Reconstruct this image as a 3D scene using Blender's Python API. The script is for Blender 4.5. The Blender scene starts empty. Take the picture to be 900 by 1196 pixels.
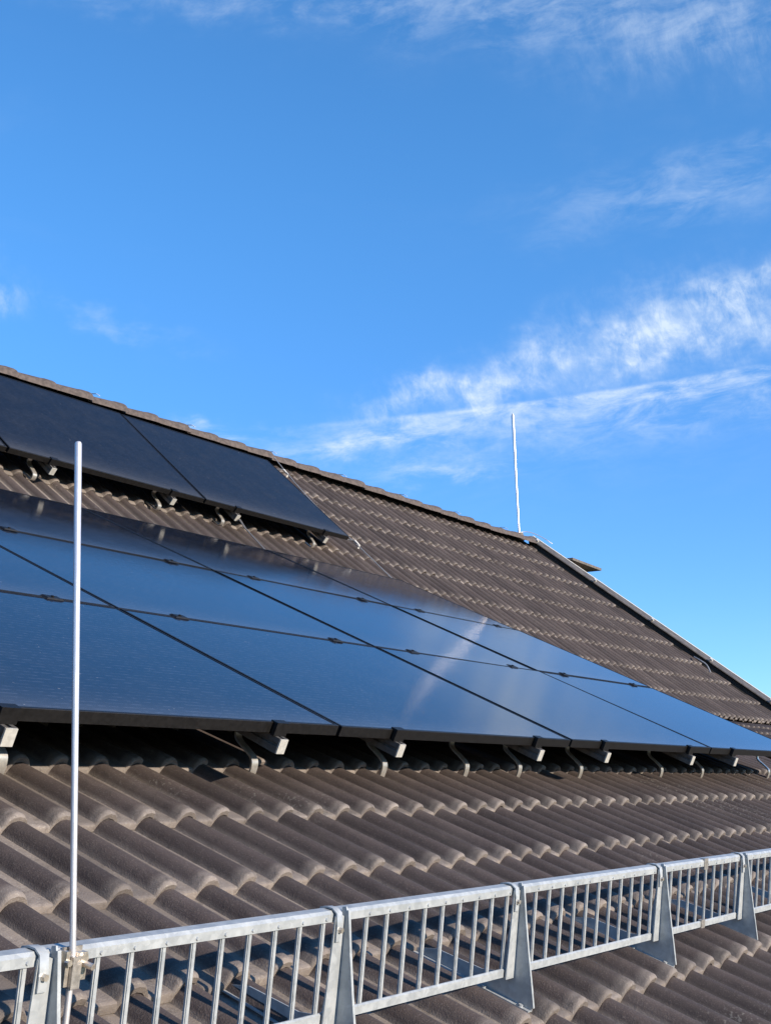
import bpy, bmesh, math, random
from mathutils import Vector, Matrix

S = bpy.context.scene
COL = S.collection
random.seed(7)
cos, sin, rad = math.cos, math.sin, math.radians

# ------------------------------------------------------------------ camera
CAM = Vector((-3.59013, -2.53638, -0.30144))
YAW, PITCH, ROLL = 0.57538, 0.22839, -0.043205
FPX = 1542.8                                   # focal length in pixels of a 900 px wide picture
cd = bpy.data.cameras.new('camera')
cam = bpy.data.objects.new('camera', cd)
COL.objects.link(cam)
D_ = Vector((cos(PITCH)*cos(YAW), cos(PITCH)*sin(YAW), sin(PITCH)))
R0 = Vector((sin(YAW), -cos(YAW), 0)); U0 = R0.cross(D_)
R_ = cos(ROLL)*R0 + sin(ROLL)*U0
U_ = -sin(ROLL)*R0 + cos(ROLL)*U0
cam.matrix_world = Matrix(((R_.x, U_.x, -D_.x, CAM.x), (R_.y, U_.y, -D_.y, CAM.y),
                           (R_.z, U_.z, -D_.z, CAM.z), (0, 0, 0, 1)))
cd.sensor_fit = 'HORIZONTAL'; cd.sensor_width = 36; cd.lens = 36*FPX/900
cd.clip_start = 0.05; cd.clip_end = 5000
S.camera = cam
S.render.resolution_x, S.render.resolution_y = 770, 1024

def project(p):                                # pixel in the 900x1196 photograph
    v = Vector(p) - CAM
    z = v.dot(D_)
    if z < .1: return None
    return 450 + FPX*v.dot(R_)/z, 598 - FPX*v.dot(U_)/z

# ------------------------------------------------------------------ exposure, sun, sky
S.view_settings.view_transform = 'Standard'; S.view_settings.look = 'None'
S.view_settings.exposure = 0.82; S.view_settings.gamma = 1.0
SUN = Vector((0.06, -0.955, 0.272)).normalized()     # direction towards the sun
sl = bpy.data.lights.new('sun', 'SUN'); sl.energy = 4.9; sl.angle = rad(0.5); sl.color = (1, .87, .72)
so = bpy.data.objects.new('sun', sl); COL.objects.link(so)
so.rotation_euler = (-SUN).to_track_quat('-Z', 'Y').to_euler()
so.location = SUN*60

class NT:
    """tiny helper for writing shader maths"""
    def __init__(s, nt): s.nt = nt; s.L = nt.links
    def n(s, t, **k):
        x = s.nt.nodes.new(t)
        for a, b in k.items(): setattr(x, a, b)
        return x
    def put(s, sock, v):
        if isinstance(v, bpy.types.NodeSocket): s.L.new(v, sock)
        else: sock.default_value = v
    def m(s, op, a, b=0.0, c=None, clamp=False):
        x = s.n('ShaderNodeMath', operation=op, use_clamp=clamp)
        s.put(x.inputs[0], a); s.put(x.inputs[1], b)
        if c is not None: s.put(x.inputs[2], c)
        return x.outputs[0]
    def noise(s, vec, scale, detail=4, rough=.55, dist=0.0, dim='3D'):
        x = s.n('ShaderNodeTexNoise', noise_dimensions=dim)
        if vec is not None: s.L.new(vec, x.inputs['Vector'])
        x.inputs['Scale'].default_value = scale; x.inputs['Detail'].default_value = detail
        x.inputs['Roughness'].default_value = rough; x.inputs['Distortion'].default_value = dist
        return x.outputs['Fac']
    def ramp(s, fac, lo, hi, smooth=True):
        x = s.n('ShaderNodeMapRange', interpolation_type='SMOOTHSTEP' if smooth else 'LINEAR')
        s.put(x.inputs['Value'], fac); s.put(x.inputs['From Min'], lo); s.put(x.inputs['From Max'], hi)
        return x.outputs['Result']
    def mix(s, fac, a, b, mode='MIX'):
        x = s.n('ShaderNodeMix', data_type='RGBA', blend_type=mode)
        s.put(x.inputs[0], fac); s.put(x.inputs[6], a); s.put(x.inputs[7], b)
        return x.outputs[2]
    def comb(s, x_, y_, z_=0.0):
        x = s.n('ShaderNodeCombineXYZ')
        s.put(x.inputs[0], x_); s.put(x.inputs[1], y_); s.put(x.inputs[2], z_)
        return x.outputs[0]

W = bpy.data.worlds.new('World'); S.world = W; W.use_nodes = True
wt = NT(W.node_tree)
for x in list(W.node_tree.nodes): W.node_tree.nodes.remove(x)
sky = wt.n('ShaderNodeTexSky', sky_type='NISHITA')
sky.sun_disc = False
sky.sun_elevation = math.asin(SUN.z)
sky.sun_rotation = math.atan2(SUN.x, SUN.y)
sky.altitude = 1500; sky.air_density = 1.0; sky.dust_density = 0.0; sky.ozone_density = 2.0
tc = wt.n('ShaderNodeTexCoord'); sep = wt.n('ShaderNodeSeparateXYZ')
wt.L.new(tc.outputs['Generated'], sep.inputs[0])
tint = wt.mix(wt.ramp(sep.outputs[2], .12, .50), (.64, .86, 1.26, 1), (.76, 1.11, 1.44, 1))   # clear, dust-free autumn air
skyt = wt.mix(1.0, sky.outputs[0], tint, 'MULTIPLY')
hsv = wt.n('ShaderNodeHueSaturation')
hsv.inputs['Hue'].default_value = 0.497
hsv.inputs['Saturation'].default_value = 1.06; hsv.inputs['Value'].default_value = 1.0
wt.L.new(skyt, hsv.inputs['Color'])
# thin cirrus, mapped by azimuth and elevation of the view direction
AZ = wt.m('MULTIPLY', wt.m('ARCTAN2', sep.outputs[1], sep.outputs[0]), 57.2958)
EL = wt.m('MULTIPLY', wt.m('ARCSINE', sep.outputs[2]), 57.2958)
wv = wt.comb(wt.m('MULTIPLY', AZ, .30), wt.m('MULTIPLY', EL, .42), 5.0)
WARP = wt.m('MULTIPLY', wt.m('SUBTRACT', wt.noise(wv, 1.0, 4, .6), .5), 4.2)      # ragged cloud outlines
def rot(az0, el0, ang, warp=False):
    a = wt.m('SUBTRACT', AZ, az0); e = wt.m('SUBTRACT', EL, el0)
    if warp: e = wt.m('ADD', e, WARP)
    c, s = cos(rad(ang)), sin(rad(ang))
    x = wt.m('ADD', wt.m('MULTIPLY', a, c), wt.m('MULTIPLY', e, s))
    y = wt.m('SUBTRACT', wt.m('MULTIPLY', e, c), wt.m('MULTIPLY', a, s))
    return x, y
def blob(az0, el0, ang, sx, sy):
    x, y = rot(az0, el0, ang, True)
    q = wt.m('ADD', wt.m('POWER', wt.m('ABSOLUTE', wt.m('DIVIDE', x, sx)), 2.0),
             wt.m('POWER', wt.m('ABSOLUTE', wt.m('DIVIDE', y, sy)), 2.0))
    return wt.m('POWER', 2.718, wt.m('MULTIPLY', q, -1.0))
def fibre(ang, fx, fy, seed, lo, hi, detail=7, dist=.5, rough=.6):
    x, y = rot(0, 0, ang)
    v = wt.comb(wt.m('MULTIPLY', x, fx), wt.m('MULTIPLY', y, fy), seed)
    return wt.ramp(wt.noise(v, 1.0, detail, rough, dist), lo, hi)
f1 = fibre(74, .62, 1.15, 3.1, .33, .76, 11, .35, .68)    # feathery, combed upwards
f1b = fibre(-20, .40, .62, 14.2, .36, .66, 8, .4, .62)
f2 = fibre(-4, .34, .95, 9.7, .34, .76, 10, .35, .66)
def trail(az0, el0, ang, sx, depth):
    # a band with a crisp upper edge that frays away downwards
    x, y = rot(az0, el0, ang)
    along = wt.m('POWER', 2.718, wt.m('MULTIPLY', wt.m('POWER', wt.m('ABSOLUTE', wt.m('DIVIDE', x, sx)), 2.0), -1.0))
    edge = wt.m('SUBTRACT', 1.0, wt.ramp(y, -.06, .16))
    fall = wt.m('POWER', 2.718, wt.m('DIVIDE', wt.m('MINIMUM', y, 0.0), depth))
    return wt.m('MULTIPLY', along, wt.m('MULTIPLY', edge, fall))
f3 = fibre(4, .05, .16, 21.3, .50, .80, 6, .3)
lump = fibre(20, .22, .40, 33.0, .36, .60, 5, .3)
wisp = wt.m('ADD', wt.m('MULTIPLY', f1, .75), wt.m('MULTIPLY', f1b, .45), clamp=True)
soft = wt.m('ADD', wt.m('MULTIPLY', wisp, .85), .12)
patchy = wt.m('ADD', .45, wt.m('MULTIPLY', lump, .65))
softp = wt.m('MULTIPLY', soft, patchy)
parts_ = [
    (blob(15.0, 20.7, -9, 5.2, 1.45), softp, .98),
    (blob(16.5, 21.3, -8, 3.6, .55), wisp, .40),
    (blob(21.5, 19.9, -14, 4.2, 1.35), softp, .92),
    (blob(27.0, 18.8, -14, 4.0, .85), softp, .85),
    (blob(31.6, 18.0, -12, 2.4, .6), wisp, .70),
    (blob(22.0, 18.6, -6, 7.5, .9), softp, .45),
    (trail(24.0, 17.55, -2.9, 11.5, 1.15), f2, 1.10),
    (blob(27.5, 16.6, -4, 5.0, .7), softp, .40),
    (blob(33.8, 15.9, -7, 3.8, .6), f2, .85),
    (blob(30.0, 14.7, -5, 2.6, .5), f2, .75),
    (blob(18.5, 16.8, -6, 5.0, .8), f2, .40),
    (blob(41.0, 16.6, -4, 2.0, .45), f2, .70),
    (blob(18.0, 25.6, -3, 6.5, 1.2), f2, .36),
    (blob(22.0, 33.0, 8, 16.0, 1.5), f2, .38),
    (blob(17.0, 31.2, 8, 6.0, 1.4), f1, .25),
    (blob(40.0, 34.3, 2, 9.0, .7), f2, .25),
    (blob(50.6, 22.4, 5, 1.6, .8), f1, .60),
    (blob(45.0, 21.3, 14, 3.2, .35), f2, .22),
]
cl = None
for mask, fb, k in parts_:
    t = wt.m('MULTIPLY', wt.m('MULTIPLY', mask, fb), k)
    cl = t if cl is None else wt.m('ADD', cl, t)
cl = wt.m('ADD', cl, wt.m('MULTIPLY', f3, .05), clamp=True)
cl = wt.m('MULTIPLY', cl, wt.ramp(EL, 1.0, 9.0))
cloudcol = wt.n('ShaderNodeRGB'); cloudcol.outputs[0].default_value = (3.9, 4.5, 5.2, 1)
skycol = wt.mix(wt.m('MULTIPLY', cl, .86), hsv.outputs[0], cloudcol.outputs[0])
bg = wt.n('ShaderNodeBackground'); bg.inputs['Strength'].default_value = 0.12
wt.L.new(skycol, bg.inputs['Color'])
wo = wt.n('ShaderNodeOutputWorld'); wt.L.new(bg.outputs[0], wo.inputs['Surface'])

# ------------------------------------------------------------------ roof planes
LP, LZ = 0.45627, -0.3029                       # lower slope: pitch, height of y=0
UP, UZ, UY = rad(42.0), 1.82668, 3.5            # upper slope
Nl = Vector((0, -sin(LP), cos(LP))); Vl = Vector((0, cos(LP), sin(LP))); Pl = Vector((0, 0, LZ))
Nu = Vector((0, -sin(UP), cos(UP))); Vu = Vector((0, cos(UP), sin(UP))); Pu = Vector((0, UY, UZ))
def LW(u, v, h=0.): return Vector((u, 0, 0)) + Pl + Vl*v + Nl*h
def UW(u, v, h=0.): return Vector((u, 0, 0)) + Pu + Vu*v + Nu*h
EX, RP, TH = 0.375, 0.15, 0.021                 # exposure, roll pitch, tile thickness
KY, KZ = 2.014, 0.4885                       # kink between the slopes
KV = -2.0
RIDGE_V = 1.66
RY, RZ = UW(0, RIDGE_V).y, UW(0, RIDGE_V).z
X_LEFT = -5.97
def verge_x(y): return 11.72 + 0.484*(2.86 - y)/1.0*0.98 if y > -9 else 0
# array (panel) planes
TA = 0.471398
Na = Vector((0, -sin(TA), cos(TA))); Va = Vector((0, cos(TA), sin(TA)))
def sag(v): return -.200*((v-.8)/1.45)**1.3 if v > .8 else 0.0      # the lower slope flattens towards the kink
def AW(u, v, h=0.): return Vector((u, 0, 0)) + Va*v + Na*h
TB = 0.770656
PB = Vector((3.20406, 3.34224, 1.91165))
Nb = Vector((0, -sin(TB), cos(TB))); Vb = Vector((0, cos(TB), sin(TB)))
def BW(u, v, h=0.): return PB + Vector((u, 0, 0)) + Vb*v + Nb*h
PW, PH, CW, CH = 1.722, 1.134, 1.742, 1.1442

# ------------------------------------------------------------------ materials
def mat(name):
    m = bpy.data.materials.new(name); m.use_nodes = True
    t = NT(m.node_tree); b = m.node_tree.nodes['Principled BSDF']
    return m, t, b
def setb(b, **k):
    for a, v in k.items():
        b.inputs[a.replace('_', ' ')].default_value = v
def geo_pos(t): return t.n('ShaderNodeNewGeometry').outputs['Position']
def bump(t, b, h, strength, dist):
    x = t.n('ShaderNodeBump'); x.inputs['Strength'].default_value = strength
    x.inputs['Distance'].default_value = dist
    t.L.new(h, x.inputs['Height']); t.L.new(x.outputs[0], b.inputs['Normal'])

def tile_material():
    m, t, b = mat('concrete_tile')
    p = geo_pos(t)
    oi = t.n('ShaderNodeObjectInfo').outputs['Random']
    ri = t.n('ShaderNodeNewGeometry').outputs['Random Per Island']
    r = t.m('FRACT', t.m('ADD', t.m('MULTIPLY', oi, 7.31), t.m('MULTIPLY', ri, 3.77)))
    n1 = t.noise(p, 3.2, 6, .6); n2 = t.noise(p, 38, 6, .7); n3 = t.noise(p, 260, 3, .6)
    # long streaks running down the slope
    mp = t.n('ShaderNodeMapping'); mp.inputs['Scale'].default_value = (26, 2.4, 2.4)
    t.L.new(p, mp.inputs[0]); n4 = t.noise(mp.outputs[0], 1.0, 5, .65)
    wa = t.n('ShaderNodeAttribute', attribute_name='wear_shade').outputs['Fac']
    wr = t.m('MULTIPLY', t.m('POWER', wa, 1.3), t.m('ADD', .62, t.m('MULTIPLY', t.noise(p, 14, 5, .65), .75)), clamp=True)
    coat = t.mix(t.ramp(n1, .3, .7), (.041, .0300, .0268, 1), (.062, .0468, .0415, 1))   # dark surface coating, deepened to paint in shade on the roll flanks
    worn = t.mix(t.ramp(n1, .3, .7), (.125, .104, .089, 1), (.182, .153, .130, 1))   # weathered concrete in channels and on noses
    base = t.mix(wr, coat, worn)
    base = t.mix(t.m('MULTIPLY', t.ramp(n4, .50, .78), .28), base, (.120, .098, .083, 1))
    base = t.mix(t.m('MULTIPLY', t.ramp(n2, .50, .70), .45), base, (.030, .025, .022, 1))
    base = t.mix(t.m('MULTIPLY', t.ramp(n3, .54, .68), .40), base, (.145, .120, .102, 1))
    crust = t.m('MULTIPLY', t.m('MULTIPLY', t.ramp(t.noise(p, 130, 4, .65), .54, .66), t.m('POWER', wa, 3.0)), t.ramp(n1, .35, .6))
    base = t.mix(t.m('MULTIPLY', crust, .55), base, (.27, .24, .20, 1))
    # pale lichen flecks, gathered in a few patches
    patch = t.ramp(t.noise(p, 1.7, 3, .5), .57, .70)
    vor = t.n('ShaderNodeTexNoise'); vor.inputs['Scale'].default_value = 95
    vor.inputs['Detail'].default_value = 5; t.L.new(p, vor.inputs['Vector'])
    fl = t.m('MULTIPLY', t.ramp(vor.outputs['Fac'], .58, .64), patch)
    base = t.mix(t.m('MULTIPLY', fl, .5), base, (.20, .185, .16, 1))
    moss = t.m('MULTIPLY', t.ramp(t.noise(p, 61, 5, .7), .62, .68), t.ramp(t.noise(p, 2.9, 3, .5), .52, .66))
    base = t.mix(t.m('MULTIPLY', moss, .8), base, (.022, .021, .018, 1))
    bc = t.n('ShaderNodeHueSaturation'); t.L.new(base, bc.inputs['Color'])
    bc.inputs['Saturation'].default_value = .95
    t.L.new(t.m('ADD', .80, t.m('MULTIPLY', r, .42)), bc.inputs['Value'])
    t.L.new(bc.outputs[0], b.inputs['Base Color'])
    b.inputs['Roughness'].default_value = .72; b.inputs['Specular IOR Level'].default_value = .35
    h = t.m('ADD', t.m('MULTIPLY', n2, .6), t.m('MULTIPLY', n3, .5))
    bump(t, b, h, .65, .005)
    return m
def plain(name, col, rough=.5, metal=0., spec=.5, nscale=40, namt=.25, bstr=.1):
    m, t, b = mat(name)
    p = geo_pos(t); n = t.noise(p, nscale, 5, .6)
    lo = tuple(c*(1-namt) for c in col)+(1,); hi = tuple(min(1, c*(1+namt)) for c in col)+(1,)
    t.L.new(t.mix(t.ramp(n, .3, .7), lo, hi), b.inputs['Base Color'])
    t.L.new(t.m('ADD', rough-.06, t.m('MULTIPLY', n, .12)), b.inputs['Roughness'])
    b.inputs['Metallic'].default_value = metal; b.inputs['Specular IOR Level'].default_value = spec
    if bstr: bump(t, b, n, bstr, .002)
    return m
def galvanised():
    m, t, b = mat('galvanised_steel')
    p = geo_pos(t)
    v = t.n('ShaderNodeTexVoronoi'); v.inputs['Scale'].default_value = 85; t.L.new(p, v.inputs['Vector'])
    sp = t.n('ShaderNodeSeparateColor'); t.L.new(v.outputs['Color'], sp.inputs[0])
    n = t.noise(p, 26, 6, .65)
    f = t.m('ADD', t.m('MULTIPLY', sp.outputs[0], .20), t.m('MULTIPLY', n, .80))
    c = t.mix(t.ramp(f, .25, .75), (.30, .32, .325, 1), (.42, .44, .44, 1))
    st = t.m('MULTIPLY', t.ramp(t.noise(p, 9, 6, .7), .58, .72), .35)
    c = t.mix(st, c, (.22, .235, .245, 1))
    t.L.new(c, b.inputs['Base Color'])
    b.inputs['Metallic'].default_value = .32
    t.L.new(t.m('ADD', .34, t.m('MULTIPLY', f, .2)), b.inputs['Roughness'])
    bump(t, b, f, .08, .001)
    return m
def glass_material(name, base, ior, rough, spec, tex=.05, line=.034):
    m, t, b = mat(name)
    uv = t.n('ShaderNodeTexCoord').outputs['Object']
    s = t.n('ShaderNodeSeparateXYZ'); t.L.new(uv, s.inputs[0])
    # half-cut cells: 6 rows of 182 mm (u) by 91 mm, thin fingers, a faint busbar pattern
    cellx = t.m('ABSOLUTE', t.m('SUBTRACT', t.m('FRACT', t.m('DIVIDE', s.outputs[0], .0915)), .5))
    celly = t.m('ABSOLUTE', t.m('SUBTRACT', t.m('FRACT', t.m('DIVIDE', s.outputs[1], .184)), .5))
    gap = t.m('MAXIMUM', t.ramp(cellx, .482, .492), t.ramp(celly, .490, .496))
    dash = t.ramp(t.noise(t.comb(t.m('MULTIPLY', s.outputs[0], 34.0), t.m('MULTIPLY', s.outputs[1], 70.0)), 1.0, 2, .5), .44, .60)
    bus = t.m('MULTIPLY', t.ramp(t.m('ABSOLUTE', t.m('SUBTRACT', t.m('FRACT', t.m('DIVIDE', s.outputs[1], .0262)), .5)), .30, .5), dash)
    c = t.mix(t.m('MULTIPLY', bus, .5), base + (1,), tuple(x*3+line for x in base) + (1,))
    c = t.mix(t.m('MULTIPLY', gap, .8), c, (.006, .006, .008, 1))
    p = geo_pos(t)
    dust = t.ramp(t.noise(p, 7, 6, .65), .35, .8)
    speck = t.m('MULTIPLY', t.ramp(t.noise(p, 55, 2, .5), .74, .78), .35)
    low = t.m('MULTIPLY', t.m('POWER', t.m('SUBTRACT', 1.0, t.m('DIVIDE', s.outputs[1], 1.13), clamp=True), 14.0), .10)
    c = t.mix(t.m('ADD', t.m('ADD', t.m('MULTIPLY', dust, .018), speck), low, clamp=True), c, (.36, .35, .33, 1))
    t.L.new(c, b.inputs['Base Color'])
    b.inputs['IOR'].default_value = ior
    b.inputs['Specular IOR Level'].default_value = spec
    t.L.new(t.m('ADD', rough, t.m('MULTIPLY', dust, .03)), b.inputs['Roughness'])
    b.inputs['Roughness'].default_value = rough
    h = t.m('ADD', t.m('MULTIPLY', bus, .3), t.noise(p, 900, 2, .5))
    bump(t, b, h, tex, .0006)
    return m
M_tile = tile_material()
M_galv = galvanised()
M_cap = plain('ridge_concrete', (.082, .065, .056), .75, 0, .3, 30, .3, .35)
M_black = plain('black_anodised', (.0065, .006, .0058), .48, .0, .3, 60, .3, .05)
M_pale = plain('pale_clip', (.55, .53, .48), .5, .2, .5, 60, .08, .03)
M_alu = plain('mill_aluminium', (.42, .41, .39), .48, .65, .5, 55, .12, .04)
M_alucut = plain('cut_aluminium', (.46, .445, .40), .55, .3, .5, 80, .12, .04)
M_railside = plain('dark_aluminium', (.13, .12, .11), .5, .5, .5, 55, .2, .05)  # shade on the rail sides is put into this dark grey
M_steel = plain('stainless_hook', (.50, .47, .42), .42, .8, .5, 60, .12, .03)
M_rod = plain('rod_aluminium', (.72, .68, .665), .40, .72, .5, 80, .04, .02)
M_bolt = plain('bolt_steel', (.68, .60, .50), .35, .85, .5, 120, .2, .05)
M_brass = plain('clamp_metal', (.40, .37, .33), .42, .7, .5, 90, .25, .1)
M_under = plain('roof_underlay', (.015, .014, .013), .9, 0, .2, 20, .2, 0)
M_verge = plain('verge_sheet', (.105, .092, .080), .55, .25, .4, 14, .25, .08)
M_dark = plain('dark_board', (.014, .0125, .011), .8, 0, .3, 20, .3, .05)
M_slab = plain('grey_concrete', (.12, .107, .093), .85, 0, .3, 18, .25, .2)
M_render = plain('wall_render', (.62, .59, .52), .9, 0, .3, 8, .1, .2)
M_ground = plain('lawn', (.055, .075, .030), .95, 0, .2, .8, .4, .3)
M_brick = plain('chimney_render', (.30, .22, .17), .9, 0, .3, 10, .25, .2)
M_glass = glass_material('panel_glass', (.007, .011, .022), 1.30, .070, .5, .05)
M_glass_matt = glass_material('matt_panel_glass', (.0070, .0090, .0155), 1.5, .30, .10, .03, .006)

# ------------------------------------------------------------------ mesh helpers
def link(o, parent=None):
    COL.objects.link(o)
    if parent: o.parent = parent
    return o
def mesh_obj(name, verts, faces, m, parent=None, smooth=False, mats=None, fm=None):
    me = bpy.data.meshes.new(name)
    me.from_pydata([tuple(v) for v in verts], [], faces)
    for x in (mats or [m]): me.materials.append(x)
    if fm: me.polygons.foreach_set('material_index', fm)
    if smooth:
        me.polygons.foreach_set('use_smooth', [True]*len(faces))
    me.validate(); me.update()
    return link(bpy.data.objects.new(name, me), parent)
def finish(bm, name, m, parent=None, bevel=0., smooth=None, mats=None, seg=1):
    if bevel:
        bmesh.ops.bevel(bm, geom=[e for e in bm.edges if e.calc_face_angle(0) > .5], offset=bevel, segments=seg,
                        affect='EDGES', profile=.6)
    bmesh.ops.recalc_face_normals(bm, faces=bm.faces)
    me = bpy.data.meshes.new(name); bm.to_mesh(me); bm.free()
    for x in (mats or [m]): me.materials.append(x)
    o = bpy.data.objects.new(name, me)
    if smooth is not None:
        me.polygons.foreach_set('use_smooth', [True]*len(me.polygons))
        me.set_sharp_from_angle(angle=rad(smooth))
    return link(o, parent)
def empty(name, loc, label=None, cat=None, group=None, kind=None):
    o = bpy.data.objects.new(name, None); o.location = loc; o.empty_display_size = .2
    COL.objects.link(o)
    return tag(o, label, cat, group, kind)
def tag(o, label=None, cat=None, group=None, kind=None):
    if label: o['label'] = label
    if cat: o['category'] = cat
    if group: o['group'] = group
    if kind: o['kind'] = kind
    return o
def hexa(bm, P):
    """P: 8 points, bottom ring then top ring"""
    v = [bm.verts.new(p) for p in P]
    for f in ((0, 3, 2, 1), (4, 5, 6, 7), (0, 1, 5, 4), (1, 2, 6, 5), (2, 3, 7, 6), (3, 0, 4, 7)):
        bm.faces.new([v[i] for i in f])
    return v
def box3(bm, F, u0, u1, v0, v1, h0, h1, org=Vector()):
    hexa(bm, [F(u, v, h)-org for h in (h0, h1) for u, v in ((u0, v0), (u1, v0), (u1, v1), (u0, v1))])
def prism(bm, pts, a, b):
    """pts: list of points; extruded from +a to +b offset vectors"""
    A = [bm.verts.new(p+a) for p in pts]; B = [bm.verts.new(p+b) for p in pts]
    n = len(pts)
    bm.faces.new(A[::-1]); bm.faces.new(B)
    for i in range(n): bm.faces.new((A[i], A[(i+1) % n], B[(i+1) % n], B[i]))
def tube(bm, path, r, n=10, cap=True):
    rings = []
    rr = r if isinstance(r, (list, tuple)) else [r]*len(path)
    up = None
    for i, p in enumerate(path):
        d = (path[min(i+1, len(path)-1)] - path[max(i-1, 0)]).normalized()
        if up is None: up = d.orthogonal().normalized()
        up = (up - d*up.dot(d)).normalized(); w = d.cross(up)
        rings.append([bm.verts.new(p + (up*cos(2*math.pi*k/n) + w*sin(2*math.pi*k/n))*rr[i]) for k in range(n)])
    for a, b in zip(rings, rings[1:]):
        for k in range(n): bm.faces.new((a[k], a[(k+1) % n], b[(k+1) % n], b[k]))
    if cap: bm.faces.new(rings[0][::-1]); bm.faces.new(rings[-1])
def strip(bm, path, side, w, t):
    """flat bar along path (points), width w along unit vector side, thickness t"""
    rings = []
    for i, p in enumerate(path):
        d = (path[min(i+1, len(path)-1)] - path[max(i-1, 0)]).normalized()
        nrm = d.cross(side).normalized()
        rings.append([bm.verts.new(p + side*a*w/2 + nrm*b*t/2) for a, b in ((-1, -1), (1, -1), (1, 1), (-1, 1))])
    for a, b in zip(rings, rings[1:]):
        for k in range(4): bm.faces.new((a[k], a[(k+1) % 4], b[(k+1) % 4], b[k]))
    bm.faces.new(rings[0][::-1]); bm.faces.new(rings[-1])
def smooth_path(pts, n=5):
    out = []
    P = [pts[0]] + list(pts) + [pts[-1]]
    for i in range(1, len(P)-2):
        for k in range(n):
            t = k/n; a, b, c, d = P[i-1], P[i], P[i+1], P[i+2]
            out.append(.5*((2*b) + (c-a)*t + (2*a-5*b+4*c-d)*t*t + (3*b-a-3*c+d)*t**3))
    out.append(pts[-1]); return out

# ------------------------------------------------------------------ roof tiles
RW, RH = .080, .035                              # roll width and height
def prof(x):
    for c in (.105, .255):
        s = abs(x-c)/(RW/2)
        if s < 1: return RH*(1-s**2.9)*(1-.06*s)
    return 0.0
def xs_for(n, xmax=None):
    xs = [-.030, -.012, 0.0, .03]
    for c in (.105, .255):
        for k in range(n+1):
            s = -1 + 2*k/n
            s = math.copysign(abs(s)**.62, s)
            xs.append(c + RW/2*s)
        if c < .2: xs.append(.18)
    if xmax is not None:
        xs = [x for x in xs if x < xmax-.004] + [xmax]
    return xs
def tile_geo(n=8, near=True, xmax=None):
    """one double-roll interlocking tile, x across, y up the slope from its front edge, z out of the roof"""
    xs = xs_for(n, xmax); L = EX + .06
    def off(y): return TH - TH*y/EX - TH         # valley underside above the base plane
    if near: st = [(.004, 0.), (0, .0), (0, .62), (.002, .84), (.006, .96), (.013, 1.0), (.026, 1.01), (.050, 1.), (L, 1.)]
    else: st = [(.004, 0.), (0, .6), (.014, 1.0), (.06, 1.), (L, 1.)]
    V = []; F = []; WR = []
    for j, (y, k) in enumerate(st):
        for x in xs:
            zz = prof(x)
            lip = (x < -.001)
            if lip: zz = .012
            yy = y
            # a nose a touch fuller on the roll than in the valley
            if 0 < j < len(st)-1: yy = y - .004*zz/RH*(1-abs(2*k-1)) if near else y
            z = off(y) + zz + TH*k
            if near and x > .272 and j < 6: yy += .013*(1 if j < 5 else .4); z -= .003   # open side joint under the last roll
            if lip: z = off(y) + TH*k*.5 - (.012 if j < 5 else .004)
            V.append((x, yy, z))
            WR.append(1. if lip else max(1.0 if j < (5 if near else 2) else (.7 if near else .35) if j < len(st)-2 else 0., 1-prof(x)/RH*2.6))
    nx = len(xs)
    for j in range(len(st)-1):
        for i in range(nx-1):
            F.append((j*nx+i, j*nx+i+1, (j+1)*nx+i+1, (j+1)*nx+i))
    # underside strip behind the front edge, and the right-hand edge of the last roll
    a = len(V)
    for x in xs: V.append((x, .10, off(.10) + (prof(x) if x > -.001 else 0) - .001))
    for i in range(nx-1): F.append((i+1, i, a+i, a+i+1))
    b = len(V)
    for j, (y, k) in enumerate(st):
        x, yy, z = V[j*nx+nx-1]; V.append((x-.002, yy, min(z, off(y)+.002)))
    for j in range(len(st)-1): F.append((j*nx+nx-1, b+j, b+j+1, (j+1)*nx+nx-1))
    WR += [1.0]*(len(V)-len(WR))
    return V, F, WR
def set_wear_shade(me, WR):
    a = me.attributes.new('wear_shade', 'FLOAT', 'POINT'); a.data.foreach_set('value', WR)
def tile_mesh(name, **k):
    V, F, WR = tile_geo(**k)
    me = bpy.data.meshes.new(name); me.from_pydata(V, [], F); me.materials.append(M_tile); set_wear_shade(me, WR)
    me.polygons.foreach_set('use_smooth', [True]*len(F)); me.update()
    me.set_sharp_from_angle(angle=rad(34))
    return me
def frame(N, V, p):
    return Matrix(((1, V.x, N.x, p.x), (0, V.y, N.y, p.y), (0, V.z, N.z, p.z), (0, 0, 0, 1)))
TX0 = -1.474                                     # a tile joint of the lower slope
UX0 = 6.1745 - .040 - .065 - .15                  # and of the upper one
tiles = []                                       # (slope, u, matrix, xmax)
def jig(M):
    if random.random() < .05:                    # a few tiles sit a little askew
        M = M @ Matrix.Translation((0, random.uniform(-.006, .006), random.uniform(0, .0025))) @ Matrix.Rotation(random.gauss(0, .009), 4, 'Z')
    return M @ Matrix.Translation((random.gauss(0, .0012), random.gauss(0, .0022), random.gauss(0, .0007))) \
        @ Matrix.Rotation(random.gauss(0, .0032), 4, 'Z') @ Matrix.Rotation(random.gauss(0, .004), 4, 'X')
for k in range(-5, 6):                           # lower slope, row fronts at v = -0.375 k
    v = -EX*k
    y = LW(0, v+.2).y
    c0 = math.ceil((X_LEFT-TX0)/.3)
    c = c0
    while True:
        u = TX0 + .3*c
        room = verge_x(y) - u
        if room < .03: break
        a_ = LW(u, v, sag(v)); V_ = (LW(u, v+EX, sag(v+EX))-a_).normalized()
        tiles.append(('lower', k, u, v, jig(frame(Vector((1, 0, 0)).cross(V_), V_, a_)), None if room >= .3 else room))
        c += 1
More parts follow.
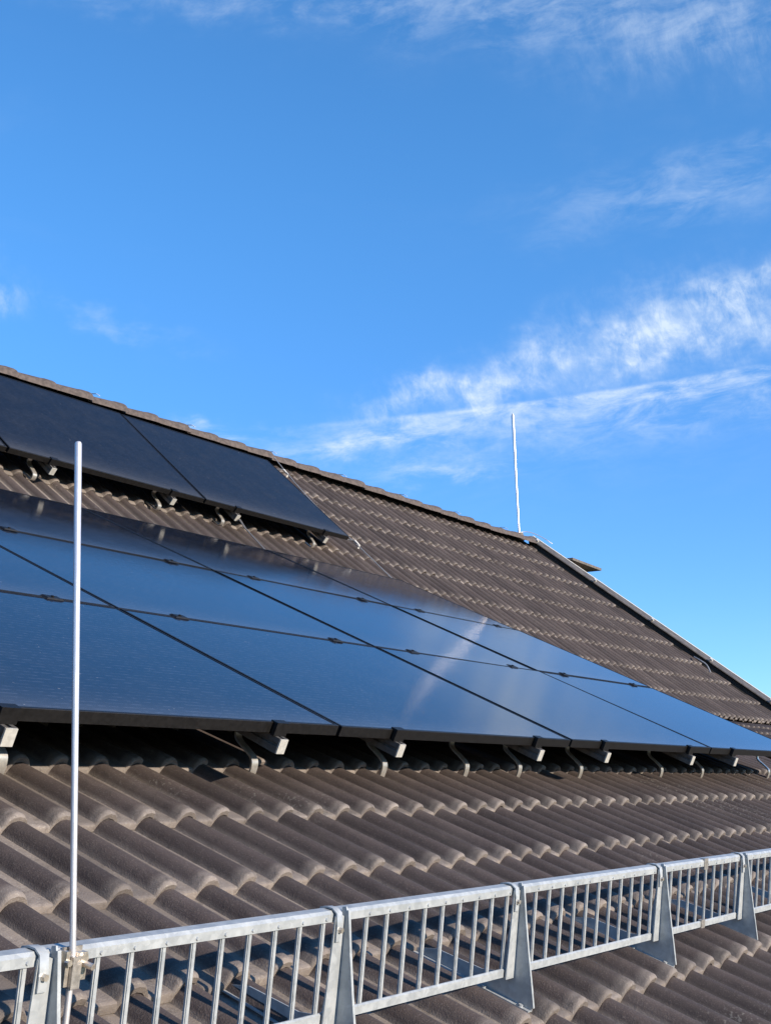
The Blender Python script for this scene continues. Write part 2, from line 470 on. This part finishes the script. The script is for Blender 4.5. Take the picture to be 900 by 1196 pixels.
for k in range(-1, 9):                           # upper slope, row fronts at v = 1.125 - 0.375 k
    v = 1.125 - EX*k
    y = UW(0, v+.2).y
    N, V, p0 = Nu, Vu, UW(0, v, -.035)
    if k == 8:                                   # course over the kink, laid a little flatter
        top = UW(0, v+EX, -.035); low = Vector((0, 2.107, .556))
        V = (top-low).normalized(); N = Vector((1, 0, 0)).cross(V); p0 = low
    c = math.ceil((X_LEFT-UX0)/.3)
    while True:
        u = UX0 + .3*c
        room = verge_x(y) - u
        if room < .03: break
        tiles.append(('upper', k, u, v, jig(frame(N, V, p0 + Vector((u, 0, 0)))), None if room >= .3 else room))
        c += 1
def in_quad(p, q):
    s = None
    for a, b in zip(q, q[1:]+q[:1]):
        c = (b[0]-a[0])*(p[1]-a[1]) - (b[1]-a[1])*(p[0]-a[0])
        if s is None: s = c > 0
        elif (c > 0) != s: return False
    return True
QA = [project(AW(u, v)) for u, v in ((-1.9, 0), (5.216, 0), (5.216, 3.42), (-1.9, 3.42))]
QB = [project(BW(u, v)) for u, v in ((-3.4, 0), (1.722, 0), (1.722, 1.134), (-3.4, 1.134))]
def size_in_photo(M):
    P = [project(M @ Vector((x, y, .03))) for x in (0, .3) for y in (0, .375)]
    if any(p is None for p in P): return 0
    ins = [p for p in P if 0 <= p[0] <= 900 and 0 <= p[1] <= 1196 and not in_quad(p, QA) and not in_quad(p, QB)]
    if not ins: return 0
    (ax, ay), (bx, by), (cx, cy), (dx, dy) = P[0], P[1], P[3], P[2]
    ar = abs((ax*by-bx*ay)+(bx*cy-cx*by)+(cx*dy-dx*cy)+(dx*ay-ax*dy))/2
    return ar*len(ins)/4
rank = sorted(range(len(tiles)), key=lambda i: -size_in_photo(tiles[i][4]))
n_vis = sum(1 for i in rank if size_in_photo(tiles[i][4]) > 0)
single = set(i for i in rank[:300] if size_in_photo(tiles[i][4]) > 0)

house = empty('house', (0, 3, -6.2), 'house under a brown double-roll concrete tile roof, steep above and flatter below', 'house')
ORG = Vector(house.location)
def rel(o):                                       # keep world placement under the house empty
    o.matrix_parent_inverse = house.matrix_world.inverted() if False else Matrix.Translation(-ORG)
    return o
# decks (under the tiles)
def quad_slab(name, A, m, parent, t=.02):
    bm = bmesh.new(); n = (A[1]-A[0]).cross(A[3]-A[0]).normalized()
    prism(bm, A, Vector(), -n*t)
    o = finish(bm, name, m, parent)
    return rel(o)
def vg(y, d=0.): return verge_x(y)+d
lo_y0 = LW(0, -1.93).y
lower_roof = quad_slab('lower_roof', [LW(X_LEFT, -1.90, -.05), LW(vg(lo_y0), -1.90, -.05), LW(vg(.4), .80, -.05), LW(X_LEFT, .80, -.05)], M_under, house)
quad_slab('roof_deck', [LW(X_LEFT, .80, -.051), LW(vg(.4), .80, -.051), LW(vg(KY), 2.27, sag(2.27)-.055), LW(X_LEFT, 2.27, sag(2.27)-.055)], M_under, house)
upper_roof = quad_slab('upper_roof', [UW(X_LEFT, KV-.02, -.075), UW(vg(KY), KV-.02, -.075), UW(vg(RY), RIDGE_V, -.075), UW(X_LEFT, RIDGE_V, -.075)], M_under, house)
BKY = 2*RY-KY+1.6; BKZ = RZ-(BKY-RY)*math.tan(UP)
quad_slab('back_roof', [Vector((vg(RY), RY, RZ-.05)), Vector((vg(RY)+1.0, BKY, BKZ)), Vector((X_LEFT, BKY, BKZ)), Vector((X_LEFT, RY, RZ-.05))][::-1], M_cap, house)
near_mesh = [tile_mesh('tile', n=8, near=True)]
far_mesh = [tile_mesh('tile', n=6, near=False)]
SV, SF, SW = {'lower': [], 'upper': []}, {'lower': [], 'upper': []}, {'lower': [], 'upper': []}
par = {'lower': lower_roof, 'upper': upper_roof}
for i, (sl_, k, u, v, M, xm) in enumerate(tiles):
    if i in single:
        if xm: me = tile_mesh('tile', n=6, near=False, xmax=xm)
        else: me = near_mesh[0] if (sl_ == 'lower') else far_mesh[0]
        o = bpy.data.objects.new('tile', me); COL.objects.link(o)
        o.parent = par[sl_]; o.matrix_parent_inverse = Matrix.Translation(-ORG).inverted() @ Matrix.Translation(-ORG)
        o.matrix_parent_inverse = Matrix.Identity(4)
        o.matrix_basis = M
    else:
        near = size_in_photo(M) > 150
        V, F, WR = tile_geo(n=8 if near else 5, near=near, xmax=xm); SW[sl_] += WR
        b = len(SV[sl_])
        SV[sl_] += [M @ Vector(p) for p in V]; SF[sl_] += [tuple(b+j for j in f) for f in F]
SVA = SV['lower'] + SV['upper']; nb = len(SV['lower'])
SFA = SF['lower'] + [tuple(nb+j for j in f) for f in SF['upper']]
rest = rel(mesh_obj('roof_tiles', SVA, SFA, M_tile, house, smooth=True)); rest['kind'] = 'stuff'; set_wear_shade(rest.data, SW['lower'] + SW['upper'])
rest.data.set_sharp_from_angle(angle=rad(34))
# ridge caps
def ridge_cap_mesh():
    V = []; F = []; n = 10; L = .415
    st = [(0, .0), (.0, .010), (.014, .016), (.09, .014), (.14, .007), (L, -.010)]
    for x, g in st:
        for k in range(n+1):
            a = math.pi*k/n
            r = .122 + g; z = .086 + g
            V.append((x, -r*cos(a), z*(sin(a)**.8 if sin(a) > 0 else 0) - .012))
    for j in range(len(st)-1):
        for k in range(n): F.append((j*(n+1)+k, j*(n+1)+k+1, (j+1)*(n+1)+k+1, (j+1)*(n+1)+k))
    me = bpy.data.meshes.new('ridge_cap'); me.from_pydata(V, [], F); me.materials.append(M_cap)
    me.polygons.foreach_set('use_smooth', [True]*len(F)); me.update(); me.set_sharp_from_angle(angle=rad(35))
    return me
bm = bmesh.new()
prism(bm, [Vector((X_LEFT, RY-.03, RZ-.06)), Vector((X_LEFT, RY+.03, RZ-.06)), Vector((X_LEFT, RY+.03, RZ+.0)), Vector((X_LEFT, RY-.03, RZ+.0))],
      Vector(), Vector((vg(RY)-X_LEFT, 0, 0)))
ridge = rel(finish(bm, 'ridge', M_dark, house))
rcm = ridge_cap_mesh(); x = 10.80 - .37
while x > X_LEFT:
    o = bpy.data.objects.new('ridge_cap', rcm); COL.objects.link(o); o.parent = ridge
    # each cap laps the next one to the left: the thick rim faces right
    o.matrix_basis = Matrix.Translation((x+.37, RY + random.gauss(0, .004), RZ + random.gauss(0, .003))) @ \
        Matrix.Rotation(math.pi + random.gauss(0, .012), 4, 'Z') @ Matrix.Rotation(-.012 + random.gauss(0, .006), 4, 'Y')
    x -= .372
# verge trim along the gable edge: dark board, sheet cap, bright lip
def verge_line(y, d, up):
    if y >= 2.0: z = UZ + (y-UY)*math.tan(UP)
    else: z = LZ + y*math.tan(LP) + (sag(y/cos(LP)) if y > .7 else 0)
    return Vector((vg(y)+d, y, z+up))
ys = [RY-.02, 3.9, 3.2, 2.01, 1.4, .6, -.3, lo_y0]
def sweep(bm, sec, ys):
    rings = [[bm.verts.new(verge_line(y, d, z)) for d, z in sec] for y in ys]
    n = len(sec)
    for a, b in zip(rings, rings[1:]):
        for k in range(n): bm.faces.new((a[k], a[(k+1) % n], b[(k+1) % n], b[k]))
    bm.faces.new(rings[0]); bm.faces.new(rings[-1][::-1])
VD = -.70
bm = bmesh.new(); sweep(bm, [(-.03, -.2), (.10, -.2), (.10, .094), (-.03, .094)], ys)
verge = rel(finish(bm, 'verge_board', M_dark, house))  # near-black colour paints in the shadow gap below the sheet
bm = bmesh.new(); sweep(bm, [(-.06, .098), (.12, .085), (.13, .10), (.10, .132), (.04, .134), (-.06, .112)], ys)
rel(finish(bm, 'verge_sheet', M_verge, house, smooth=25))
bm = bmesh.new(); tube(bm, [verge_line(y, .100, .140) for y in ys], .008, 8)
rel(finish(bm, 'verge_lip', M_pale, house, smooth=60))  # pale colour paints in the sunlit upper edge of the sheet
# walls under the roof
bm = bmesh.new()
prism(bm, [Vector((X_LEFT+.5, -1.3, -6.2)), Vector((vg(-1.3)-.5, -1.3, -6.2)), Vector((vg(8)-.5, BKY-.6, -6.2)), Vector((X_LEFT+.5, BKY-.6, -6.2))],
      Vector(), Vector((0, 0, 5.0)))
rel(finish(bm, 'wall', M_render, house))
bm = bmesh.new()
gx = [(0, -1.3, -1.2), (0, KY, KZ-.25), (0, RY, RZ-.3), (0, BKY-.6, BKZ+.2), (0, BKY-.6, -1.2)]
prism(bm, [Vector((vg(max(y, -1.3))-.45, y, z)) for _, y, z in gx], Vector((-.2, 0, 0)), Vector())
rel(finish(bm, 'gable_wall', M_render, house))
# ground
bm = bmesh.new(); R = 1500
vs = [bm.verts.new((a*R, b*R, -6.2)) for a, b in ((-1, -1), (1, -1), (1, 1), (-1, 1))]; bm.faces.new(vs)
tag(finish(bm, 'ground', M_ground), kind='structure')

# ------------------------------------------------------------------ solar panels
def panel_meshes(gm):
    t, lip = .035, .010
    bm = bmesh.new()
    o = [(0, 0), (PW, 0), (PW, PH), (0, PH)]; i = [(lip, lip), (PW-lip, lip), (PW-lip, PH-lip), (lip, PH-lip)]
    ch = .0015
    rings = []
    for pts, z in ((i, -.002), (i, .0), ([(a+(ch if a == 0 else -ch), b+(ch if b == 0 else -ch)) for a, b in o], .0), (o, -ch), (o, -t),
                   ([(a+(.03 if a == 0 else -.03), b+(.03 if b == 0 else -.03)) for a, b in o], -t)):
        rings.append([bm.verts.new((a, b, z)) for a, b in pts])
    for a, b in zip(rings, rings[1:]):
        for k in range(4): bm.faces.new((a[k], a[(k+1) % 4], b[(k+1) % 4], b[k]))
    bmesh.ops.recalc_face_normals(bm, faces=bm.faces)
    fr = bpy.data.meshes.new('frame'); bm.to_mesh(fr); bm.free(); fr.materials.append(M_black)
    bm = bmesh.new()
    hexa(bm, [(a, b, z) for z in (-.008, -.0015) for a, b in ((lip-.001, lip-.001), (PW-lip+.001, lip-.001), (PW-lip+.001, PH-lip+.001), (lip-.001, PH-lip+.001))])
    gl = bpy.data.meshes.new('glass'); bm.to_mesh(gl); bm.free(); gl.materials.append(gm)
    return fr, gl
fr1, gl1 = panel_meshes(M_glass); fr2, gl2 = panel_meshes(M_glass_matt)
def panel(N, V, p, fr, gl, label, group):
    e = empty('solar_panel', (0, 0, 0), label, 'solar panel', group)
    e.matrix_world = frame(N, V, p) @ Matrix.Rotation(random.gauss(0, .0014), 4, 'X') @ Matrix.Rotation(random.gauss(0, .0012), 4, 'Y')
    for nm, me in (('frame', fr), ('glass', gl)):
        o = bpy.data.objects.new(nm, me); COL.objects.link(o); o.parent = e
    return e
rown = ['bottom', 'middle', 'top']
coln = {2: 'last column at the right', 1: 'second column from the right', 0: 'third column from the right',
        -1: 'fourth column from the right', -2: 'fifth column from the right'}
for j in range(3):
    for c in (-2, -1, 0, 1, 2):
        panel(Na, Va, AW(c*CW + .010, j*CH + .005), fr1, gl1,
              'glossy blue solar panel, %s row of lower array, %s' % (rown[j], coln[c]), 'panels of the lower array')
for c, t in ((0, 'at its right-hand end'), (-1, 'second from its right-hand end'),
             (-2, 'third from its right-hand end'),):
    panel(Nb, Vb, BW(c*CW + .0, 0), fr2, gl2, 'matt dark navy solar panel in the upper row, %s' % t, 'panels of the upper row')

# ------------------------------------------------------------------ mounting rails with clamps and roof hooks
def hook_mesh(bm, F, u, ur, v0, htop):
    """F(u, v, h) in roof coordinates; strap leaves the tile course at v0, loops back and rises to the rail"""
    pts = [(v0+.07, -.010), (v0+.01, .0), (v0-.050, .005), (v0-.068, .020), (v0-.069, .060), (v0-.056, .083), (v0-.018, .099),
           (v0+.026, .115), (v0+.040, .138), (v0+.041, htop-.015), (v0+.041, htop)]
    if htop < .15: pts = [(v, h*htop/.183 if h > 0 else h) for v, h in pts[:-2]] + pts[-2:]
    P = smooth_path([F(u, v, h) for v, h in pts], 4)
    strip(bm, P, Vector((1, 0, 0)), .032, .007)
    q = [F(u, v0+.047, htop), F(ur, v0+.047, htop)]
    strip(bm, q, (F(0, 1, 0)-F(0, 0, 0)).normalized(), .045, .006)
RL = {'lower': [], 'upper': []}
def rail(F, u, v0, v1, label, group, clamps, endclamp, hooks, roofF, htop):
    e = empty('mounting_rail', F(u, v0, -.06), label, 'mounting rail', group); org = Vector(e.location)
    G = lambda a, b, c: F(a, b, c) - org
    w = .020; hb, ht = -.086, -.0375
    bm = bmesh.new()
    sec = [(-w, hb), (w, hb), (w, ht), (.006, ht), (.006, ht-.012), (-.006, ht-.012), (-.006, ht), (-w, ht),
           (-w, ht-.016), (-w+.005, ht-.018), (-w+.005, ht-.026), (-w, ht-.028)]
    prism(bm, [G(u+a, v0, h) for a, h in sec], Vector(), G(u, v1, 0)-G(u, v0, 0))
    finish(bm, 'rail_profile', M_railside, e)
    bm = bmesh.new()
    hexa(bm, [G(u+a, v0-b, h) for h in (hb+.001, ht-.001) for a, b in ((-w+.001, 0.004), (w-.001, 0.004), (w-.001, -.002), (-w+.001, -.002))])
    finish(bm, 'end_cap', M_alucut, e, .001)
    for cv in clamps:
        bm = bmesh.new()
        hexa(bm, [G(u+a, cv+b, h) for h, s in ((.001, 1), (.0065, .8)) for a, b in ((-.042*s, -.021*s), (.042*s, -.021*s), (.042*s, .021*s), (-.042*s, .021*s))])
        tube(bm, [G(u, cv, .006), G(u, cv, .011)], .007, 6)
        finish(bm, 'clamp', M_black, e)
    if endclamp:
        bm = bmesh.new()
        prism(bm, [G(u-.030, a, h) for a, h in ((.014, .001), (.014, .006), (-.014, .006), (-.014, -.0372), (.0, -.0372), (.0, .001))],
              Vector(), Vector((.060, 0, 0)))
        finish(bm, 'end_clamp', M_black, e, .001)
    for hu, hv in hooks:
        bm = bmesh.new(); hook_mesh(bm, lambda a, b, c: roofF(a, b, c)-org, hu, u, hv, htop)
        finish(bm, 'roof_hook', M_steel, e, 0, smooth=40)
LH = {(-1, 1): -.153, (0, 0): .618, (0, 1): 1.701, (1, 1): 3.348, (2, 0): 3.971, (2, 1): 5.20, (1, 0): 2.33, (-1, 0): -1.2, (-2, 1): -1.95, (-2, 0): -3.0}
side = {0: 'left', 1: 'right'}
for c in (-2, -1, 0, 1, 2):
    for s in (0, 1):
        u = c*CW + (.345, 1.415)[s]
        hk = [(LH[(c, s)], .375), (u+.15, 1.5)]
        rail(AW, u, -.034, 3.40, 'grey aluminium rail under %s half of the lower array, %s' % (side[s], coln[c]),
             'rails of the lower array', [CH, 2*CH], True, hk, LW, .183)
# extra hook standing between two rails
bm = bmesh.new(); hook_mesh(bm, LW, 1.234, 1.36, .375, .183)
tag(finish(bm, 'roof_hook', M_steel, None, 0, smooth=40), 'single steel roof hook below the lower array, in the third column from the right', 'roof hook')
ucol = {0: 'right-hand end panel', -1: 'second panel from the right', -2: 'third panel from the right'}
for c in (-2, -1, 0):
    for s in (0, 1):
        u = c*CW + (.345, 1.415)[s]
        uw = PB.x + u
        rail(BW, u, -.040, 1.12, 'short aluminium rail under the %s half of the upper row, %s' % (side[s], ucol[c]),
             'rails of the upper row', [], True, [(uw-.06 + (.0 if s else -.02), .0)], UW, .105)

# flat conductor strap from an upper rail down to the lower array
bm = bmesh.new()
strip(bm, [BW(.36, -.05, -.062), UW(3.56, -.20, .085), UW(3.545, -.62, .06)], Vector((1, 0, 0)), .022, .004)
tag(finish(bm, 'bonding_strap', M_railside), 'thin light grey metal strap slanting from the upper panels down to the lower array', 'strap')

# ------------------------------------------------------------------ snow guard
def TL(t): return -1.003 + .0605*t, .079 + .197*t     # (v, h) on the grid's own slightly leaning plane
GD = (LW(0, TL(1)[0], TL(1)[1]) - LW(0, TL(0)[0], TL(0)[1])).normalized()
GN = Vector((1, 0, 0)).cross(GD).normalized()         # pointing up the slope
if GN.y < 0: GN = -GN
def GP(u, t, d=0.): v, h = TL(t); return LW(u, v, h) + GN*d
def grid(u0, u1, label):
    e = empty('snow_guard', GP(u0, 0), label, 'snow guard', 'snow guard grids along the eaves'); org = Vector(e.location)
    X = Vector((u1-u0, 0, 0))
    def piece(name, sec, bev=.0):
        bm = bmesh.new(); prism(bm, [GP(u0, 0) - org + GD*z + GN*d for z, d in sec], Vector(), X)
        return finish(bm, name, M_galv, e, bev, seg=2, smooth=40 if bev else None)
    H = .206
    piece('top_rail', [(H-.020, -.006), (H-.005, -.006), (H+.001, -.001), (H+.003, .019), (H-.001, .019), (H-.003, .0), (H-.020, -.002)])
    piece('bottom_rail', [(-.002, -.006), (.014, -.006), (.017, -.003), (.017, .0), (.002, .0), (.002, .02), (-.002, .02)])
    k0 = math.ceil((u0+.016+2.1907)/.07434); u = -2.1907 + .07434*k0
    bm = bmesh.new()
    w, d = .0058, .004
    hexa(bm, [GD*z + Vector((a*w, 0, 0)) + GN*b for z in (.012, H-.008) for a, b in ((-1, -.002), (1, -.002), (1, .006), (-1, .006))])
    bmesh.ops.bevel(bm, geom=[x for x in bm.edges if abs(x.verts[0].co.z-x.verts[1].co.z) > .05], offset=.0022, segments=2, affect='EDGES')
    bmesh.ops.recalc_face_normals(bm, faces=bm.faces)
    me = bpy.data.meshes.new('bar'); bm.to_mesh(me); bm.free(); me.materials.append(M_galv)
    bm = bmesh.new()
    tube(bm, [GD*(H-.014) - GN*.0055, GD*(H-.014) - GN*.0085], [.0042, .0028], 8)
    bmesh.ops.recalc_face_normals(bm, faces=bm.faces)
    mr = bpy.data.meshes.new('rivet'); bm.to_mesh(mr); bm.free(); mr.materials.append(M_galv)
    while u < u1-.015:
        o = bpy.data.objects.new('bar', me); COL.objects.link(o); o.parent = e
        o.location = GP(u, 0) - org
        r = bpy.data.objects.new('rivet', mr); COL.objects.link(r); r.parent = o
        u += .07434
    return e
JU = .611
grid(-2.39+.002, JU-.002, 'long galvanised snow guard grid with the near lightning rod clamped to it')
grid(JU+.002, JU+3.02, 'galvanised snow guard grid right of the joint, running out of the right edge')
grid(-5.40, -2.392, 'galvanised snow guard grid left of the near lightning rod, past the picture edge')
for u, nm in ((JU, 'near the fourth bracket'), (-2.39, 'left of the near rod')):
    e = empty('joint_sleeve', GP(u, 1), 'small steel sleeves joining two snow guard grids ' + nm, 'joint sleeve', 'sleeves joining the grids')
    org = Vector(e.location)
    for z0, z1 in ((.176, .211), (-.005, .020)):
        bm = bmesh.new()
        hexa(bm, [GP(u, 0)-org + GD*z + Vector((a*.016, 0, 0)) + GN*b for z in (z0, z1) for a, b in ((-1, -.0085), (1, -.0085), (1, .004), (-1, .004))])
        finish(bm, 'sleeve', M_brass, e, .001)
def bracket(u, label):
    e = empty('guard_bracket', LW(u, -.97, 0), label, 'bracket', 'brackets carrying the snow guard'); org = Vector(e.location)
    G = lambda a, v, h: LW(a, v, h) - org
    t = .0035
    poly = [(-1.086, .026), (-.94, .017), (-.735, .004), (-.735, .012), (-.80, .040), (-.93, .055), (-.9805, .074), (-.9505, .252), (-.946, .284), (-.954, .288), (-.964, .272),
            (-.993, .212), (-1.030, .140), (-1.058, .088), (-1.084, .042)]
    bm = bmesh.new(); prism(bm, [G(u, v, h) for v, h in poly], Vector((-t/2, 0, 0)), Vector((t/2, 0, 0)))
    finish(bm, 'plate', M_galv, e)
    # flange against the bars, left of the plate
    bm = bmesh.new()
    P = lambda z, a, d: GP(u+a, 0, d) - org + GD*z
    prism(bm, [P(-.006, -.044, -.0135), P(-.006, -.0035, -.0135), P(.196, -.0035, -.0135), P(.205, -.026, -.0135), P(.196, -.032, -.0135)], Vector(), GN*.0035)
    finish(bm, 'flange', M_galv, e, .0006)
    # edge stiffener down the front edge and foot flange along the tile
    bm = bmesh.new()
    fe = [(-.961, .284), (-.968, .270), (-.997, .210), (-1.034, .138), (-1.062, .086), (-1.088, .036)]
    strip(bm, [G(u, v, h) for v, h in fe], Vector((1, 0, 0)), .007, .003)
    finish(bm, 'edge', M_galv, e)
    bm = bmesh.new()
    strip(bm, [G(u-.008, v, h) for v, h in ((-1.086, .028), (-.9, .0165), (-.735, .006))], Vector((1, 0, 0)), .020, .003)
    tube(bm, [G(u-.011, -1.06, .026), G(u-.011, -1.06, .033)], .006, 8)
    tube(bm, [G(u-.011, -.955, .020), G(u-.011, -.955, .026)], .006, 8)
    finish(bm, 'foot', M_galv, e)
    # hook clip over the top rail with its bolt
    bm = bmesh.new()
    c0 = P(0, -.022, 0)
    pth = [c0 + GD*a + GN*b for a, b in ((.150, -.0165), (.18, -.0165), (.203, -.013), (.2105, -.002), (.2115, .012), (.209, .026), (.200, .030))]
    strip(bm, pth, Vector((1, 0, 0)), .018, .003)
    finish(bm, 'clip', M_galv, e, 0, smooth=50)
    bm = bmesh.new()
    tube(bm, [c0 + GD*.172 - GN*.017, c0 + GD*.172 - GN*.0245], [.0065, .0055], 6)
    finish(bm, 'bolt', M_bolt, e)
    return e
for u, nm in ((-2.145, 'beside the near lightning rod at the left edge'),
              (-1.395, 'second from the left'),
              (-0.664, 'third from the left, its foot in view'),
              (0.235, 'fourth from the left, before the joint'),
              (0.972, 'fifth from the left, close to the right edge'),
              (1.72, 'sixth from the left, just past the right edge'),
              (2.47, 'seventh from the left, far past the right edge'), (3.2, 'eighth from the left at the far end'),
              (-2.89, 'beyond the left edge, left of the near lightning rod')):
    bracket(u, 'triangular galvanised snow guard bracket ' + nm)

# ------------------------------------------------------------------ lightning rods and conductors
rb = GP(-2.114, 0, -.016)
e = empty('lightning_rod', LW(-2.114, -1.01, .0), 'thin silver lightning rod standing upright in the foreground, clamped to the snow guard', 'lightning rod', 'lightning rods')
org = Vector(e.location)
ctr = GP(-2.114, .9, -.020)
base = ctr - GD*.225; tip = ctr + Vector((.0, 0, .818))
bm = bmesh.new()
tube(bm, [base-org, ctr-org, ctr+(tip-ctr)*.5-org, tip-Vector((0,0,.004))-org, tip-Vector((0,0,.001))-org, tip-org], [.0050, .0050, .0054, .0058, .0044, .002], 16)
finish(bm, 'shaft', M_rod, e, 0, smooth=40)
Xv = Vector((1, 0, 0))
def cbox(name, m, x0, x1, z0, z1, d0, d1, bev=.0012):
    x0, x1, z0, z1 = x0*.68, x1*.68, z0*.78, z1*.78
    bm = bmesh.new()
    hexa(bm, [ctr-org + Xv*a + GD*z + GN*d for z in (z0, z1) for a, d in ((x0, d0), (x1, d0), (x1, d1), (x0, d1))])
    return finish(bm, name, m, e, bev)
cbox('clamp_plate', M_brass, -.016, .040, -.036, .030, .0105, .0145)
cbox('clamp_block', M_brass, -.014, .012, -.044, .016, -.011, .009, .004)
cbox('clamp_jaw', M_bolt, .006, .034, -.030, .022, -.006, .0095, .003)
cbox('clamp_bracket', M_bolt, -.026, -.015, -.040, .026, -.004, .014, .002)
bm = bmesh.new(); o0 = ctr-org
tube(bm, [o0 + Xv*.015 + GD*.002 + GN*.006, o0 + Xv*.018 - GD*.002 - GN*.026], .0050, 10)
tube(bm, [o0 + Xv*.015 + GD*.009 + GN*.0, o0 + Xv*.015 + GD*.009 - GN*.010], .0080, 6)
finish(bm, 'wing_bolt', M_bolt, e, 0, smooth=40)
bm = bmesh.new()
tube(bm, [o0 - Xv*.0145 + GD*.004 - GN*.002, o0 - Xv*.0145 + GD*.004 - GN*.010], .0055, 6)
finish(bm, 'bolt', M_bolt, e)
bm = bmesh.new(); tube(bm, [base-org-Vector((0, 0, .012)), base-org+Vector((0, 0, .03))], [.012, .010], 10)
finish(bm, 'foot', M_galv, e)
# far rod on the ridge
e = empty('lightning_rod', (10.603, RY, RZ+.05), 'white lightning rod rising from the far end of the ridge against the sky', 'lightning rod', 'lightning rods')
bm = bmesh.new()
tube(bm, [Vector((0, 0, 0)), Vector((.015, 0, .75)), Vector((.028, 0, 1.15)), Vector((.042, 0, 1.57)), Vector((.043, 0, 1.605))], [.014, .016, .019, .020, .010], 14)
finish(bm, 'shaft', M_rod, e, 0, smooth=40)
bm = bmesh.new(); tube(bm, [Vector((0, 0, -.03)), Vector((0, 0, .06)), Vector((0, 0, .062))], [.07, .05, .02], 12)
finish(bm, 'foot', M_slab, e)
# conductor along the ridge
e = empty('ridge_conductor', (0, RY, RZ+.1), 'thin aluminium lightning wire with pale holders running along the ridge caps', 'wire')
org = Vector(e.location)
bm = bmesh.new(); pts = []
x = X_LEFT
while x < 10.55: pts.append(Vector((x, RY+.035, RZ+.098 + .003*sin(x*5)))); x += .5
pts += [Vector((10.62, RY-.03, RZ+.12)), Vector((10.8, RY-.05, RZ+.145)), Vector((10.98, RY-.12, RZ+.10)), Vector((11.1, RY-.2, RZ+.02))]
tube(bm, [p-org for p in smooth_path(pts, 3)], .0042, 6)
finish(bm, 'wire', M_alu, e, 0, smooth=60)
hx = 3.46 - 1.115*9
while hx < 10.4:
    if hx > X_LEFT+.2:
        bm = bmesh.new()
        strip(bm, [Vector((hx, RY-.085, RZ+.076))-org, Vector((hx, RY-.05, RZ+.100))-org, Vector((hx, RY, RZ+.111))-org, Vector((hx, RY+.04, RZ+.108))-org], Vector((1, 0, 0)), .015, .004)
        finish(bm, 'holder', M_pale, e)
    hx += 1.115
# conductor down the slope beside the upper panel
e = empty('slope_conductor', UW(5.45, 1.4, .06), 'bright lightning wire running down the tiles beside the right-hand upper panel', 'wire')
org = Vector(e.location)
P = [(5.60, 1.62, .12), (5.585, 1.50, .10), (5.50, 1.03, .065), (5.42, .62, .055), (5.37, .20, .055), (5.33, -.08, .055), (5.29, -.40, .05), (5.26, -.8, .05)]
bm = bmesh.new(); tube(bm, smooth_path([UW(a, b, c-.012)-org for a, b, c in P], 4), .0045, 8)
finish(bm, 'wire', M_alu, e, 0, smooth=60)
for a, b, c in ((5.365, .17, .05), (5.55, 1.36, .07)):
    bm = bmesh.new()
    strip(bm, [UW(a-.02, b+.05, c-.02)-org, UW(a-.005, b, c+.012)-org, UW(a+.01, b-.055, c)-org, UW(a+.012, b-.06, c-.03)-org], Vector((1, 0, 0)), .022, .005)
    finish(bm, 'holder', M_pale, e)
# verge clips and the loose end of wire
for i, y in enumerate((4.62, 4.02, 3.44, 2.86, 2.28)):
    p = verge_line(y, -.055, .115)
    bm = bmesh.new()
    tube(bm, [p, p + Vector((-.012, -.02, .02)), p + Vector((-.02, -.04, .0))], [.014, .018, .012], 8)
    tag(finish(bm, 'verge_clip', M_pale, None, 0, smooth=60),
        'small pale wire clip on the sloping gable trim, %s from the top' % ('first', 'second', 'third', 'fourth', 'fifth')[i], 'clip', 'clips along the gable trim')
bm = bmesh.new()
tube(bm, smooth_path([UW(11.42, -.68, .05), UW(11.37, -.78, .07), UW(11.36, -.88, .075), UW(11.30, -.99, .04)], 5), .008, 8)
tag(finish(bm, 'loose_wire', M_alu, None, 0, smooth=60), 'short curved end of pale wire lying on the tiles near the gable trim', 'wire')
# chimney beyond the gable edge, only a corner of its slab in view
e = empty('chimney', (13.3, 5.5, 1.0), 'flat grey chimney slab whose corner juts out behind the sloping gable edge', 'chimney')
org = Vector(e.location)
c0 = Vector((12.72, 4.60, 2.86)); a1 = Vector((.42, 1.25, .03)); a2 = Vector((1.25, -.42, .0))
bm = bmesh.new()
A_, B_, C_ = Vector((12.6, 4.562, 2.818)), Vector((11.79, 4.517, 2.818)), Vector((12.554, 4.742, 2.818))
e1, e2 = (B_-A_).normalized(), (C_-A_).normalized()
Q = [A_, A_+e1*1.0, A_+e1*1.0+e2*.95, A_+e2*.95]
prism(bm, [q-org for q in Q], Vector(), Vector((-.004, -.006, .030)))
finish(bm, 'cap_slab', M_slab, e, .003)
bm = bmesh.new()
K = [A_+e1*a+e2*b for a, b in ((.25, .28), (.80, .28), (.80, .85), (.25, .85))]
prism(bm, [Vector((k.x, k.y, -1.5))-org for k in K], Vector(), Vector((0, 0, A_.z+1.499)))
finish(bm, 'stack', M_brick, e)
print('tiles', len(tiles), 'visible', n_vis, 'single', len(single), 'faces', len(SFA))
